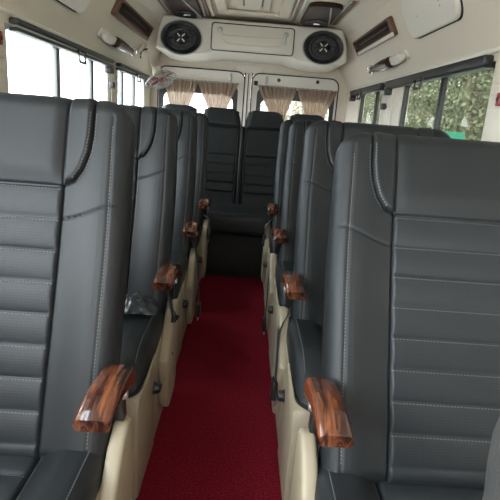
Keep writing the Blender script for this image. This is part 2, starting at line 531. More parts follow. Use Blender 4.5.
def ribbon(bm, pts, w, th=.0018, wdir=(0, 1, 0)):
    wd = Vector(wdir).normalized(); pts = [Vector(p) for p in pts]; R = []
    for i, p in enumerate(pts):
        d = (pts[min(i + 1, len(pts) - 1)] - pts[max(i - 1, 0)]).normalized()
        a = (wd - d * wd.dot(d)).normalized(); n = d.cross(a) * th
        R.append([bm.verts.new(p + a * w / 2 + n), bm.verts.new(p - a * w / 2 + n), bm.verts.new(p - a * w / 2 - n), bm.verts.new(p + a * w / 2 - n)])
    for A, B in zip(R, R[1:]):
        for k in range(4): bm.faces.new((A[k], A[(k + 1) % 4], B[(k + 1) % 4], B[k]))
    bm.faces.new(R[0]); bm.faces.new(R[-1][::-1])
def sm(pts, n=5):
    """catmull-rom through pts"""
    P = [Vector(p) for p in pts]; P = [P[0] * 2 - P[1]] + P + [P[-1] * 2 - P[-2]]; out = []
    for i in range(1, len(P) - 2):
        for k in range(n):
            t = k / n; a, b, c, d = P[i - 1:i + 3]
            out.append(.5 * ((2 * b) + (c - a) * t + (2 * a - 5 * b + 4 * c - d) * t * t + (3 * b - a - 3 * c + d) * t ** 3))
    out.append(P[-2]); return out
def belt(seat, pts, buckle, wdir=(0, 1, 0), w=.038):
    """pts in seat-local coordinates"""
    b = bmesh.new(); ribbon(b, sm(pts), w, wdir=wdir)
    s = obj('seat_belt', b, 'webbing', seat); s['label'] = 'black webbing strap'
    if buckle:
        c = Vector(pts[-1]); b = bmesh.new()
        box(b, (c.x - .011, c.y - .026, c.z - .055), (c.x + .011, c.y + .026, c.z + .02), .006)
        box(b, (c.x - .012, c.y - .014, c.z - .05), (c.x + .012, c.y + .014, c.z - .035), .002)
        obj('buckle', b, 'black', s)
        b = bmesh.new(); box(b, (c.x - .003, c.y - .02, c.z - .075), (c.x + .003, c.y + .02, c.z - .054), .002)
        obj('tongue', b, 'grey', s)
    return s

Y0, PIT = .93, .78
protoR = make_seat(1, 'nearest charcoal leather seat right of the red aisle, its back filling the right side', Y0)
protoL = make_seat(-1, 'nearest charcoal leather seat left of the red aisle, its back filling the left side', Y0)
labR = ['', 'charcoal leather seat directly behind the nearest right one, window beyond its shoulder',
        'third seat back right of the aisle, mostly hidden by the second right seat', 'charcoal leather seat right of the aisle just in front of the rear bench']
labL = ['', 'charcoal leather seat directly behind the nearest left one, black film on its cushion',
        'third seat back on the left, its black belt buckle hanging over the aisle', 'charcoal leather seat left of the aisle just in front of the rear bench']
seats = {('R', 0): protoR, ('L', 0): protoL}
for k in range(1, 4):
    for s, pr, lb in (('R', protoR, labR), ('L', protoL, labL)):
        c = copy_tree(pr); c.location.y = Y0 + PIT * k; c['label'] = lb[k]; seats[(s, k)] = c
for ch in protoL.children:
    if ch.name.startswith('cushion'): ch.location.z = -.010
for o in seats.values(): o['group'] = 'charcoal reclining seats in two rows along the aisle'
for ch in protoR.children:
    if ch.name.startswith('cushion'): ch.location.z = -.022
    if ch.name.startswith('backrest'): ch.rotation_euler = (-math.radians(25), 0, 0)

# belts (seat-local coordinates; the right seats have -x towards the aisle, the left seats +x)
belt(seats[('R', 0)], [(-.005, .06, .44), (-.03, -.02, .37), (-.045, -.10, .25), (-.05, -.12, .12)], False)
belt(seats[('R', 1)], [(-.005, .06, .46), (-.045, -.02, .40), (-.05, -.08, .30), (-.052, -.10, .22)], True)
belt(seats[('R', 2)], [(-.005, .06, .46), (-.045, .0, .36), (-.05, -.06, .22), (-.052, -.06, .12)], True)
belt(seats[('L', 2)], [(.005, .06, .52), (.046, .0, .42), (.062, -.03, .28), (.066, -.02, .16)], True)
belt(seats[('L', 3)], [(.005, .05, .50), (.05, .0, .46), (.05, -.03, .40)], True)
belt(seats[('R', 3)], [(-.005, .05, .50), (-.045, .0, .44), (-.05, -.03, .38)], True)
belt(seats[('L', 1)], [(.005, .06, .50), (.02, .02, .46), (.045, -.03, .42), (.03, -.04, .47)], False)

# crumpled black film on the second left cushion
b = bmesh.new(); G = {}
rnd = random.Random(3)
for i in range(13):
    for j in range(9):
        x = -.40 + i * .014; y = 1.585 + j * .013
        r = max(0, 1 - ((i - 6) / 6.5) ** 2) * max(0, 1 - ((j - 5) / 5.0) ** 2)
        G[i, j] = b.verts.new((x + rnd.uniform(-.004, .004), y + rnd.uniform(-.004, .004), .470 + r * (.045 + rnd.uniform(-.025, .03))))
for i in range(12):
    for j in range(8): b.faces.new((G[i, j], G[i + 1, j], G[i + 1, j + 1], G[i, j + 1]))
o = obj('crumpled_film', b, 'bag', smooth=False)
md = o.modifiers.new('solid', 'SOLIDIFY'); md.thickness = .003
md = o.modifiers.new('sub', 'SUBSURF'); md.levels = 1; md.render_levels = 1
tag(o, 'crumpled shiny black plastic film lying on the second left seat cushion', 'plastic film')

# ---------------------------------------------------------------- rear bench with four backs
bench = thing('rear_bench', 'charcoal leather rear bench spanning the van under the curtained back windows', 'bench seat', (.01, 4.0, 0))
def bench_back(xc, w=.338):
    a = math.radians(19); N = 60; K = 120; T = .795
    xs = np.linspace(-w / 2, w / 2, N); fr = np.linspace(0, 1, K)
    X, Fr = np.meshgrid(xs, fr, indexing='ij'); Tt = Fr * T
    # head section narrows towards its rounded top
    nar = 1 - .05 * smooth((Tt - .64) / .10) * smooth((np.abs(X) / (w / 2)) * 1.0) - 0
    e0 = np.clip((Tt - .70) / .07, 0, 1)
    nar = nar * (1 - .10 * e0 ** 2)
    X2 = X * nar
    dip = .014 * smooth((np.abs(X) / (w / 2) - .55) / .45)
    e = np.minimum(w / 2 - np.abs(X), np.minimum(T - Tt, Tt + .02)); r = .028
    h = -r * (1 - np.sqrt(np.clip(1 - ((r - np.clip(e, 0, r)) / r) ** 2, 0, 1)))
    xb = w / 2 - np.abs(X)
    h = h + .022 * smooth((Tt - .63) / .03) * smooth(xb / .06)
    h = h - .007 * np.exp(-((Tt - .632) / .004) ** 2)
    h = h - np.where(Tt < .632, .007 * np.exp(-((xb - .028) / .004) ** 2), 0)
    for c in (.405, .33, .25, .175, .10): h = h - np.where(xb > .028, .009 * np.exp(-((Tt - c) / .005) ** 2), 0)
    P = np.stack([X2, -h, Tt - dip * smooth((Tt - .6) / .1)], -1)
    def ring(d, s):
        return lambda p: (p[0] * s, d, .38 + (p[2] - .38) * s)
    bm = grid_mesh(P, [ring(.05, 1), ring(.09, .97), ring(.10, .9)], None)
    o = obj('backrest', bm, 'leather', bench, loc=(xc, -.04, .47)); o.rotation_euler = (-a, 0, 0)
    return o
for xc in (-.545, -.193, .170, .522): bench_back(xc)
b = bmesh.new()
for xc in (-.37, -.012, .346):
    t = bmesh.new(); box(t, (xc - .016, -.006, .0), (xc + .016, .07, .655), .014, 3)
    bmesh.ops.transform(t, matrix=Matrix.Translation((0, -.04, .47)) @ Matrix.Rotation(-math.radians(19), 4, 'X'), verts=t.verts)
    o = obj('divider', t, 'leather', bench)
b.free()
b = bmesh.new(); box(b, (-.80, -.48, .30), (.80, .05, .475), .05, 5)
obj('cushion', b, 'leather', bench)
b = bmesh.new(); box(b, (-.80, -.42, .003), (.80, .06, .30), .01)
obj('bench_box', b, 'bench_black', bench)

# ---------------------------------------------------------------- grey seat cut by the frame at the lower right
js = thing('jump_seat', 'light grey upholstered small seat cut off by the lower right edge', 'seat', (.305, .36, 0))
b = bmesh.new()
extrude(b, [(.012, .42), (.008, .70), (.004, .79), (.0, .83), (-.001, .863), (.002, .883), (.012, .913), (.035, .933), (.34, .933), (.39, .90), (.40, .42)], 0, .08, 'y', bev=.015, seg=3)
obj('backrest', b, 'greyfab', js)
b = bmesh.new(); box(b, (.01, -.36, .36), (.42, .03, .44), .03, 4); obj('cushion', b, 'greyfab', js)
b = bmesh.new(); box(b, (.06, -.30, .003), (.38, .04, .36), .01); obj('seat_base', b, 'darkgrey', js)

# ---------------------------------------------------------------- the van body
XL, XR = -.90, .96
YF, YB = -1.05, 4.86
def prof(sg):
    """inner section from the rail height up to the ceiling centre, (x, z)"""
    if sg > 0: return [(XR, 1.475), (.945, 1.50), (.90, 1.585), (.85, 1.675), (.795, 1.775), (.765, 1.825), (.72, 1.865), (.65, 1.888), (.5, 1.90), (.02, 1.91)]
    return [(XL, 1.475), (-.885, 1.50), (-.845, 1.58), (-.79, 1.68), (-.743, 1.775), (-.712, 1.825), (-.67, 1.865), (-.60, 1.888), (-.46, 1.90), (.02, 1.91)]
def shell_strip(name, pts, m, y0=YF, y1=YB, th=.03, sub=1):
    """thick strip swept along y from the (x, z) profile, thickness outwards"""
    bm = bmesh.new(); n = len(pts)
    outs = []
    for i, p in enumerate(pts):
        a = Vector(pts[max(i - 1, 0)]); c = Vector(pts[min(i + 1, n - 1)]); d = (c - a).normalized()
        nn = Vector((d.y, -d.x)); 
        if nn.dot(Vector(p) - Vector((.03, 1.0))) < 0: nn = -nn
        outs.append((p[0] + nn.x * th, p[1] + nn.y * th))
    poly = list(pts) + outs[::-1]
    v0 = [bm.verts.new((p[0], y0, p[1])) for p in poly]; v1 = [bm.verts.new((p[0], y1, p[1])) for p in poly]
    N = len(poly)
    for i in range(N): bm.faces.new((v0[i], v0[(i + 1) % N], v1[(i + 1) % N], v1[i]))
    for i in range(n - 1):
        for v in (v0, v1): bm.faces.new((v[i], v[i + 1], v[N - 2 - i], v[N - 1 - i]))
    return struct(obj(name, bm, m))
pr, plf = prof(1), prof(-1)
shell_strip('trim_1', pr[:6], 'ceil'); shell_strip('trim_2', plf[:6], 'ceil', y0=.80)
shell_strip('ceiling', pr[5:] + plf[5:-1][::-1], 'ceil')

# side walls with window openings: pillars, sill band, head band
def side_wall(sg, pillars, zs=.92, zh=1.432, door=None, name='wall_right'):
    bm = bmesh.new(); x0 = XR if sg > 0 else XL; x1 = x0 + sg * .045
    def bx(ya, yb, za, zb): box(bm, (min(x0, x1), ya, za), (max(x0, x1), yb, zb))
    if door:
        bx(YF, door[0], -.02, zs); bx(door[1], YB, -.02, zs); bx(YF, YB, zh, 1.50)
    else:
        bx(YF, YB, -.02, zs); bx(YF if sg > 0 else .75, YB, zh, 1.50)
        if sg < 0: bx(YF, .75, 1.66, 1.93)
    for a, b_ in pillars: bx(a, b_, zs, zh)
    return struct(obj(name, bm, 'wallcream', smooth=False))
side_wall(1, [(YF, -.75), (-.2, 1.08), (1.75, 1.98), (3.12, 3.56), (4.30, YB)], door=None, name='wall_right')
side_wall(-1, [(YF, -.95), (.75, .95), (1.75, 2.0), (3.45, 3.64), (4.62, YB)], name='wall_left')
# floor
b = bmesh.new(); box(b, (XL - .05, YF, -.03), (XR + .05, 3.50, .0)); struct(obj('floor', b, 'carpet', smooth=False))
b = bmesh.new(); box(b, (XL - .05, 3.50, -.03), (XR + .05, YB, .0)); struct(obj('floor_rear', b, 'bench_black', smooth=False))
b = bmesh.new(); box(b, (-60, -60, -.75), (60, 80, -.70)); struct(obj('ground', b, 'concrete', smooth=False))
# front bulkhead under the windscreen
b = bmesh.new(); box(b, (XL, YF - .05, -.03), (XR, YF, .95)); box(b, (XL, YF - .05, 1.66), (XR, YF, 1.92)); struct(obj('wall_front', b, 'wallcream', smooth=False))
# metal floor strip at the foot of the left seat plinths
b = bmesh.new(); box(b, (-.240, .4, .0005), (-.224, 3.49, .012), .003)
tag(obj('floor_strip', b, 'grey'), 'thin grey metal strip on the floor along the left seats', 'floor strip')

# pillar mouldings above the belt line
def pillar_trim(n, sg, y0, y1):
    x = XR if sg > 0 else XL
    bm = bmesh.new()
    box(bm, (min(x, x - sg * .012), y0, .95), (max(x, x - sg * .012), y1, 1.405), .005)
    for k in range(3):
        z = 1.39 - .045 * (k + 1)
        box(bm, (min(x - sg * .010, x - sg * .018), y0 + .02, z), (max(x - sg * .010, x - sg * .018), y1 - .02, z + .030), .003)
    struct(obj('trim_%d' % n, bm, 'cream'))
pillar_trim(3, 1, 3.30, 3.55); pillar_trim(4, -1, 3.47, 3.63); pillar_trim(5, 1, 1.76, 1.96); pillar_trim(6, -1, 1.76, 1.99)
# light moulding line above the windows
for n, sg in ((7, 1), (8, -1)):
    x = XR if sg > 0 else XL
    b = bmesh.new(); tube(b, [(x - sg * .004, YF, 1.470), (x - sg * .004, YB, 1.470)], .010, 8); struct(obj('trim_%d' % n, b, 'white'))

# windows
wn = [0]
def window(sg, y0, y1, divs, m='glass_t', fm='black', zs=.92, zh=1.432, dw=.035, inner=None):
    wn[0] += 1; x = (XR if sg > 0 else XL) + sg * .022
    bm = bmesh.new()
    ring_plate(bm, rrect(y0, y1, zs, zh, .03), rrect(y0 + .018, y1 - .018, zs + .018, zh - .018, .03), x - .014, x + .014, 'x')
    fr = struct(obj('window_%d' % wn[0], bm, fm))
    for d in divs:
        q = bmesh.new(); box(q, (x - .012, d - dw / 2 * (1 if sg > 0 else 1.4), zs + .012), (x + .012, d + dw / 2 * (1 if sg > 0 else 1.4), zh - .012), .004); obj('window_divider', q, fm if sg > 0 else 'midgrey', fr)
    q = bmesh.new(); box(q, (x - .002, y0 + .012, zs + .012), (x + .002, y1 - .012, zh - .012)); obj('pane', q, m, fr, smooth=False)
    return fr
window(1, 1.98, 3.12, [2.53]); window(1, 3.56, 4.30, [3.80]); window(1, 1.08, 1.75, [])
window(-1, 2.0, 3.45, [2.57, 3.12], 'glass', 'lgrey'); window(-1, 3.64, 4.62, [3.86, 4.25], 'glass', 'lgrey'); window(-1, .95, 1.75, [], 'glass', 'lgrey'); window(-1, -.95, .75, [], 'glass', 'lgrey', zh=1.66)

# roller blinds above the windows
def blind(sg, y0, y1, yh, label, light):
    x = (XR if sg > 0 else XL) - sg * .002
    t = thing('window_blind', label, 'window blind', (x, (y0 + y1) / 2, 1.41))
    L = (y1 - y0) / 2; s = -sg
    b = bmesh.new(); box(b, (min(0, s * .040), -L, .022 if light else .004), (max(0, s * .040), L, .044), .007); obj('cassette', b, 'darkgrey' if light else 'black', t)
    if light:
        b = bmesh.new(); box(b, (min(s * .006, s * .030), -L + .01, .0125), (max(s * .006, s * .030), L - .05, .0205), .002); obj('roller', b, 'lgrey', t)
    b = bmesh.new(); box(b, (min(0, s * .034), -L, -.004), (max(0, s * .034), L, .011 if light else .003), .003); obj('pull_bar', b, 'darkgrey' if light else 'black', t)
    h = yh - (y0 + y1) / 2
    b = bmesh.new()
    tube(b, [(s * .040, h - .055, .010), (s * .046, h - .042, -.042), (s * .046, h + .042, -.042), (s * .040, h + .055, .010)], .008, 6, closed=True)
    obj('pull_handle', b, 'darkgrey' if light else 'black', t)
    b = bmesh.new(); box(b, (min(0, s * .042), L - .09, -.045), (max(0, s * .042), L - .01, -.006), .005); obj('end_catch', b, 'black', t)
    return t
blind(1, 1.995, 3.40, 2.72, 'long black roller blind rolled up above the nearer right window', False)
blind(1, 3.54, 4.55, 4.13, 'short black roller blind rolled up above the rearmost right window', False)
blind(-1, 2.03, 3.42, 2.76, 'long grey roller blind rolled up above the nearer left window', True)
blind(-1, 3.60, 4.62, 4.14, 'short grey roller blind rolled up above the rearmost left window', True)

# small fittings on the pillars
def small(name, a, b_, m, label, cat):
    b = bmesh.new(); box(b, a, b_, .004); return tag(obj(name, b, m), label, cat)
small('blind_catch', (XR - .045, 3.38, 1.275), (XR - .012, 3.44, 1.315), 'black', 'small black square catch on the cream pillar between the right windows', 'catch')
small('blind_catch', (XL + .012, 3.40, 1.275), (XL + .040, 3.45, 1.315), 'black', 'small dark catch on the cream pillar between the left windows', 'catch')
def button(x, sg, y, z, label):
    t = thing('call_button', label, 'button', (x, y, z))
    b = bmesh.new(); box(b, (min(0, -sg * .014), -.016, -.024), (max(0, -sg * .014), .016, .024), .005); obj('housing', b, 'red', t)
    b = bmesh.new(); lathe(b, [(0, .006), (.008, .005), (.010, 0), (0, -.001)], (-sg * .012, 0, 0), (-sg, 0, 0), 16); obj('push_button', b, 'brown', t)
button(XR - .014, 1, 1.855, 1.285, 'red square button on the cream pillar at the right edge')
button(XL + .014, -1, 1.915, 1.365, 'red button on the cream pillar at the left edge')

# ---------------------------------------------------------------- coved side panel fittings
def cove_frame(sg, zc):
    """point and axes on the slanted cove: returns origin x at height zc, outward-from-cabin slope"""
    P = pr if sg > 0 else plf
    for (a, z0), (c, z1) in zip(P, P[1:]):
        if z0 <= zc <= z1: x = a + (c - a) * (zc - z0) / (z1 - z0); d = Vector((c - a, 0, z1 - z0)).normalized(); break
    n = Vector((d.z, 0, -d.x)); 
    if n.x * sg > 0: n = -n           # n points into the cabin
    return Vector((x, 0, zc)), d, n
def on_cove(bm, sg, zc, yc):
    """maps local (u along y, v up the cove, w out of it) to the world-sized local frame"""
    o, d, n = cove_frame(sg, zc)
    Mx = Matrix(((0, d.x, n.x, o.x), (1, d.y, n.y, yc), (0, d.z, n.z, o.z), (0, 0, 0, 1)))
    bmesh.ops.transform(bm, matrix=Mx, verts=bm.verts)
def cove_part(name, bm, m, t, sg, zc, yc, **kw):
    on_cove(bm, sg, zc, yc)
    bmesh.ops.translate(bm, verts=bm.verts, vec=-Vector(t.location))
    return obj(name, bm, m, t, **kw)
def vent(sg, yc, zc, label):
    o, d, n = cove_frame(sg, zc)
    t = thing('air_vent', label, 'air vent', (o.x, yc, o.z), 'long brown air vents on the coved sides')
    b = bmesh.new(); Lh, H = .49, .054
    outer = rrect(-Lh, Lh, -H, H, .02); inner = rrect(-Lh + .05, Lh - .02, -H + .03, H - .012, .012)
    ring_plate(b, outer, inner, -.004, .022, 'z'); cove_part('bezel', b, 'brownmid', t, sg, zc, yc)
    b = bmesh.new(); box(b, (-Lh + .05, -H + .03, -.004), (Lh - .02, H - .012, .002)); cove_part('duct', b, 'brown_dark', t, sg, zc, yc)
    for k in range(3):
        b = bmesh.new(); v = -.004 + .015 * k
        box(b, (-Lh + .055 + (.08 if k == 1 else 0), v - .002, .004), (Lh - .025 - (.12 if k == 1 else 0), v + .003, .018), .001); cove_part('louvre', b, 'brown_dark' if k != 1 else 'brownmid', t, sg, zc, yc)
    b = bmesh.new(); box(b, (-Lh + .01, -H + .001, .015), (Lh - .06, -H + .024, .030), .006); cove_part('lower_strip', b, 'white' if sg > 0 else 'brownmid', t, sg, zc, yc)
vent(1, 3.48, 1.722, 'long brown slatted air vent on the right cove above the reading lamp')
vent(-1, 3.56, 1.722, 'long brown slatted air vent on the left cove above the reading lamp')
def lamp(sg, yc, zc, label):
    o, d, n = cove_frame(sg, zc)
    t = thing('reading_lamp', label, 'reading lamp', (o.x, yc, o.z), 'white and brown reading lamps on the coved sides')
    b = bmesh.new(); extrude(b, rrect(-.46, .30, -.026, .030, .024), -.003, .008, 'z', bev=.003); cove_part('back_plate', b, 'white', t, sg, zc, yc)
    b = bmesh.new()
    extrude(b, [(-.42, -.022), (-.36, -.030), (-.22, -.026), (-.20, .018), (-.23, .028), (-.40, .030), (-.44, .012)], .006, .044, 'z', bev=.012, seg=3); cove_part('shell', b, 'white', t, sg, zc, yc)
    b = bmesh.new(); tube(b, [(-.23, 0, .044), (-.10, 0, .050), (.08, -.002, .046), (.24, -.004, .036)], [.033, .033, .026, .016], 14, flat=(1, 1)); cove_part('brown_body', b, 'brown', t, sg, zc, yc)
    b = bmesh.new(); tube(b, [(-.20, -.026, .068), (.0, -.024, .072), (.24, -.014, .048)], .003, 8); tube(b, [(.27 + .075 * math.cos(a), .0 + .026 * math.sin(a), .040) for a in [k * PI / 8 for k in range(16)]], .007, 8, closed=True)
    cove_part('chrome_rim', b, 'chrome', t, sg, zc, yc)
    b = bmesh.new(); lathe(b, [(0, .020), (.013, .018), (.018, .0), (0, -.002)], (.27, 0, .025), (0, 0, 1), 16); cove_part('lamp_head', b, 'brown', t, sg, zc, yc)
lamp(1, 3.40, 1.565, 'white and glossy brown reading lamp on the right cove under the air vent')
lamp(-1, 3.50, 1.565, 'white and glossy brown reading lamp on the left cove under the air vent')
def cover(sg, y0, y1, z0, z1, label):
    zc = (z0 + z1) / 2; yc = (y0 + y1) / 2
    o, d, n = cove_frame(sg, zc)
    t = thing('cover_panel', label, 'cover panel', (o.x, yc, o.z), 'raised white cover panels on the coved sides')
    v = (z1 - z0) / 2 / d.z; u = (y1 - y0) / 2
    b = bmesh.new(); extrude(b, rrect(-u, u, -v, v, .07), -.002, .026, 'z', bev=.012, seg=3); cove_part('panel', b, 'white', t, sg, zc, yc)
    b = bmesh.new(); extrude(b, rrect(-u - .006, u + .006, -v - .006, v + .006, .075), -.003, .004, 'z'); cove_part('backing', b, 'rubber', t, sg, zc, yc)
    for uu, vv in ((-.16, -.02), (-.16, .0), (.12, -.01)):
        b = bmesh.new(); lathe(b, [(0, .002), (.004, .0015), (.005, 0), (0, -.001)], (uu, vv, .026), (0, 0, 1), 10); cove_part('screw', b, 'lgrey', t, sg, zc, yc)
cover(1, 2.15, 2.76, 1.615, 1.80, 'raised white rounded cover panel on the right cove at the top')
cover(-1, 1.75, 2.66, 1.59, 1.78, 'raised white rounded cover panel on the left cove, cut by the top edge')

# ---------------------------------------------------------------- overhead cabinet with the speakers
cab = thing('overhead_cabinet', 'cream cabinet across the van above the rear doors, holding two speakers', 'cabinet', (.025, 4.1, 1.6))
YC = 4.10
def P2(x, z): return (x - .025, z - 1.6)
outl = [(-.745, 1.865), (-.70, 1.60), (-.66, 1.588)]
lo = []
for k in range(61):
    x = -.70 + 1.45 * k / 60
    z = 1.645
    for c in (-.52, .58):
        d = abs(x - c); z = min(z, 1.645 - .040 * max(0, math.cos(min(d / .26, 1) * PI / 2)) ** .7)
    lo.append((x, z))
poly = [(-.672, 1.872)] + [(-.705, 1.75), (-.725, 1.63)] + lo[1:-1] + [(.78, 1.63), (.765, 1.75), (.725, 1.872)]
# keep it inside the cove
b = bmesh.new(); extrude(b, [P2(*p) for p in poly], 0, .70, 'y', bev=0); cb = obj('cabinet_body', b, 'white', cab)
md = cb.modifiers.new('bev', 'BEVEL'); md.width = .018; md.segments = 3; md.limit_method = 'ANGLE'; md.angle_limit = 1.0
# door
b = bmesh.new(); extrude(b, [P2(*p) for p in rrect(-.285, .345, 1.650, 1.838, .02)], -.012, .004, 'y', bev=.004); dr = obj('cabinet_door', b, 'white', cab)
b = bmesh.new(); ring_plate(b, [P2(*p) for p in rrect(-.293, .353, 1.643, 1.846, .024)], [P2(*p) for p in rrect(-.286, .346, 1.649, 1.839, .02)], -.006, .002, 'y'); obj('door_gasket', b, 'rubber', cab)
b = bmesh.new()
for pts in ([(-.20, 1.770), (-.17, 1.758), (.23, 1.762), (.26, 1.775)], [(-.21, 1.735), (-.14, 1.700), (.20, 1.700), (.27, 1.735)]):
    tube(b, [(p[0] - .025, -.012, p[1] - 1.6) for p in sm([(x, z, 0) for x, z in pts], 4)], .0045, 6)
obj('moulded_ridge', b, 'ceil', dr)
for x in (-.225, .285):
    b = bmesh.new(); lathe(b, [(0, .010), (.009, .010), (.010, .004), (.018, .003), (.020, 0), (0, -.001)], (x - .025, -.012, .195), (0, -1, 0), 18)
    if x > 0: box(b, (x - .030, -.022, .120), (x - .020, -.012, .185), .003)
    obj('latch', b, 'grey', dr)

def speaker(x, z, label):
    t = thing('speaker', label, 'speaker', (x, YC, z), 'oval black speakers on the cabinet above the rear doors')
    sx, sy = 1, .77; ax = (0, -1, 0)
    b = bmesh.new(); lathe(b, [(.166, -.001), (.166, .006), (.158, .010), (.153, .006)], (0, 0, 0), ax, 48, sx, sy); obj('rim', b, 'lgrey', t)
    b = bmesh.new(); lathe(b, [(.156, .0), (.156, .014), (.148, .020), (.135, .018), (.122, .012), (.118, .006)], (0, 0, 0), ax, 48, sx, sy); obj('frame', b, 'black', t)
    b = bmesh.new(); lathe(b, [(.120, .006), (.112, .014), (.100, .014), (.092, .006), (.045, .0035), (.04, .004)], (0, 0, 0), ax, 48, sx, sy); obj('cone', b, 'speaker_cone', t)
    b = bmesh.new(); lathe(b, [(.055, .002), (.052, .008), (.035, .016), (.0, .019)], (0, 0, 0), ax, 32, sx, .9); obj('tweeter', b, 'black', t)
    b = bmesh.new()
    for k in range(10):
        a = 2 * PI * k / 10 + .15
        tube(b, [(.045 * math.cos(a), -.018, .045 * sy * math.sin(a)), (.148 * math.cos(a), -.021, .148 * sy * math.sin(a))], .0035, 6)
    obj('grille_spokes', b, 'black', t)
    b = bmesh.new()
    for a in (PI / 4, 3 * PI / 4, 5 * PI / 4, 7 * PI / 4):
        tube(b, [(.012 * math.cos(a), -.028, .012 * math.sin(a)), (.040 * math.cos(a), -.025, .040 * math.sin(a))], [.004, .0055], 8)
    o = obj('cross_emblem', b, 'white', t); o['label'] = 'silver cross mark'
    return t
speaker(-.522, 1.714, 'oval black speaker with silver cross on the left of the rear cabinet')
speaker(.582, 1.724, 'oval black speaker with silver cross on the right of the rear cabinet')

# ---------------------------------------------------------------- ceiling: hatch recess and roof consoles
hatch = thing('ceiling_panel', 'cream moulded centre ceiling panel with two dark slots', 'ceiling panel', (.02, 3.1, 1.90))
b = bmesh.new(); ring_plate(b, rrect(-.26, .26, -1.4, .84, .05), rrect(-.185, .185, -1.33, .77, .03), -.022, .004, 'z')
fr = obj('moulded_frame', b, 'ceil', hatch); md = fr.modifiers.new('bev', 'BEVEL'); md.width = .008; md.segments = 3
b = bmesh.new(); box(b, (-.115, -1.3, -.010), (.115, .70, .004), .008, 3); obj('raised_panel', b, 'ceil', hatch)
for x in (-.065, .06):
    b = bmesh.new(); box(b, (x - .006, -.3, -.0125), (x + .006, .56, -.009), .002); obj('slot', b, 'brown', hatch)

def console(xc, yc, label, sg):
    t = thing('roof_console', label, 'roof air vent console', (xc, yc, 1.893), 'brown and silver air vent consoles on the ceiling')
    b = bmesh.new(); extrude(b, rrect(-.185, .185, -.45, .36, .05), -.012, .010, 'z', bev=.006); obj('base_plate', b, 'ceil', t)
    for x, m, w in ((-.165, 'brownmid', .012), (-.145, 'grey', .009), (.145, 'brownmid', .014), (.120, 'grey', .008)):
        b = bmesh.new(); box(b, (x - w, -.44, -.022), (x + w, .30, -.010), .004); obj('side_rail', b, m, t)
    b = bmesh.new(); extrude(b, rrect(-.115, .105, -.36, .345, .085, 10), -.040, -.008, 'z', bev=.012, seg=3); hs = obj('housing', b, 'brown_dark', t)
    b = bmesh.new(); lathe(b, [(.080, .0), (.084, .006), (.074, .010), (.05, .004), (0, .002)], (-.005, .16, -.040), (0, 0, -1), 32, 1, 1.3, up=(0, 1, 0)); obj('louvre_ring', b, 'black', hs)
    b = bmesh.new(); box(b, (-.028, .14, -.056), (.022, .175, -.046), .004); obj('switch', b, 'chrome', hs)
    b = bmesh.new(); tube(b, [(.02, -.34, -.045), (.06, -.05, -.047), (.092, .22, -.044)], .006, 8); obj('chrome_strip', b, 'grey', hs)
    return t
console(.485, 3.68, 'brown air vent console with silver rails on the ceiling, right of the centre panel', 1)
console(-.455, 3.74, 'brown air vent console with silver rails on the ceiling, left of the centre panel', -1)

# ---------------------------------------------------------------- rear doors
def arch(x0, x1, z0, z1, r, n=8): return rrect(x0, x1, z0, z1, r, n)
b = bmesh.new()
ring_plate(b, rrect(XL - .04, XR + .04, -.02, 1.93, .02, 10), rrect(-.83, .87, .02, 1.572, .12, 10), YB, YB + .05, 'y')
struct(obj('wall_back', b, 'wallcream'))
def rdoor(n, x0, x1, gx0, gx1):
    b = bmesh.new()
    ring_plate(b, rrect(x0, x1, .02, 1.562, .07, 8), rrect(gx0, gx1, .70, 1.350, .07, 8), YB - .006, YB + .035, 'y')
    d = struct(obj('door_%d' % n, b, 'trimw'))
    b = bmesh.new(); ring_plate(b, rrect(x0 - .008, x1 + .008, .015, 1.570, .078, 8), rrect(x0 + .002, x1 - .002, .024, 1.560, .07, 8), YB - .012, YB + .01, 'y'); obj('door_seal', b, 'rubber', d)
    b = bmesh.new(); ring_plate(b, rrect(gx0 - .04, gx1 + .04, .66, 1.44, .06, 8), rrect(gx0 + .002, gx1 - .002, .70, 1.345, .07, 8), YB - .012, YB - .004, 'y'); obj('window_surround', b, 'black', d)
    b = bmesh.new(); box(b, (gx0 - .002, YB + .01, .70), (gx1 + .002, YB + .014, 1.352)); obj('pane', b, 'glass', d, smooth=False)
    return d
d1 = rdoor(1, -.822, -.022, -.775, -.115)
d2 = rdoor(2, .055, .862, .145, .80)
def dring(d, x, z, r=.013):
    b = bmesh.new(); lathe(b, [(0, .008), (r * .8, .008), (r, 0), (0, -.001)], (x, YB - .006, z), (0, -1, 0), 16); obj('rubber_plug', b, 'black', d)
dring(d2, .30, 1.518, .017); dring(d2, .665, 1.528, .017)
for d, x in ((d1, -.150), (d2, .185)):
    b = bmesh.new(); box(b, (x - .011, YB - .028, 1.470), (x + .011, YB - .006, 1.545), .006); obj('latch_tongue', b, 'grey', d)
b = bmesh.new(); box(b, (.070, YB - .040, 1.455), (.105, YB - .010, 1.495), .005); obj('door_catch', b, 'black', d2)
b = bmesh.new(); box(b, (-.012, YB - .035, .02), (.045, YB - .008, 1.555), .006); box(b, (-.10, YB - .004, 1.54), (.13, YB + .04, 1.62)); struct(obj('trim_9', b, 'trimw'))
b = bmesh.new(); box(b, (-.020, YB - .020, .02), (-.012, YB - .006, 1.56)); box(b, (.012, YB - .040, .02), (.020, YB - .034, 1.55)); box(b, (.046, YB - .020, .02), (.054, YB - .006, 1.56)); struct(obj('trim_10', b, 'rubber', smooth=False))

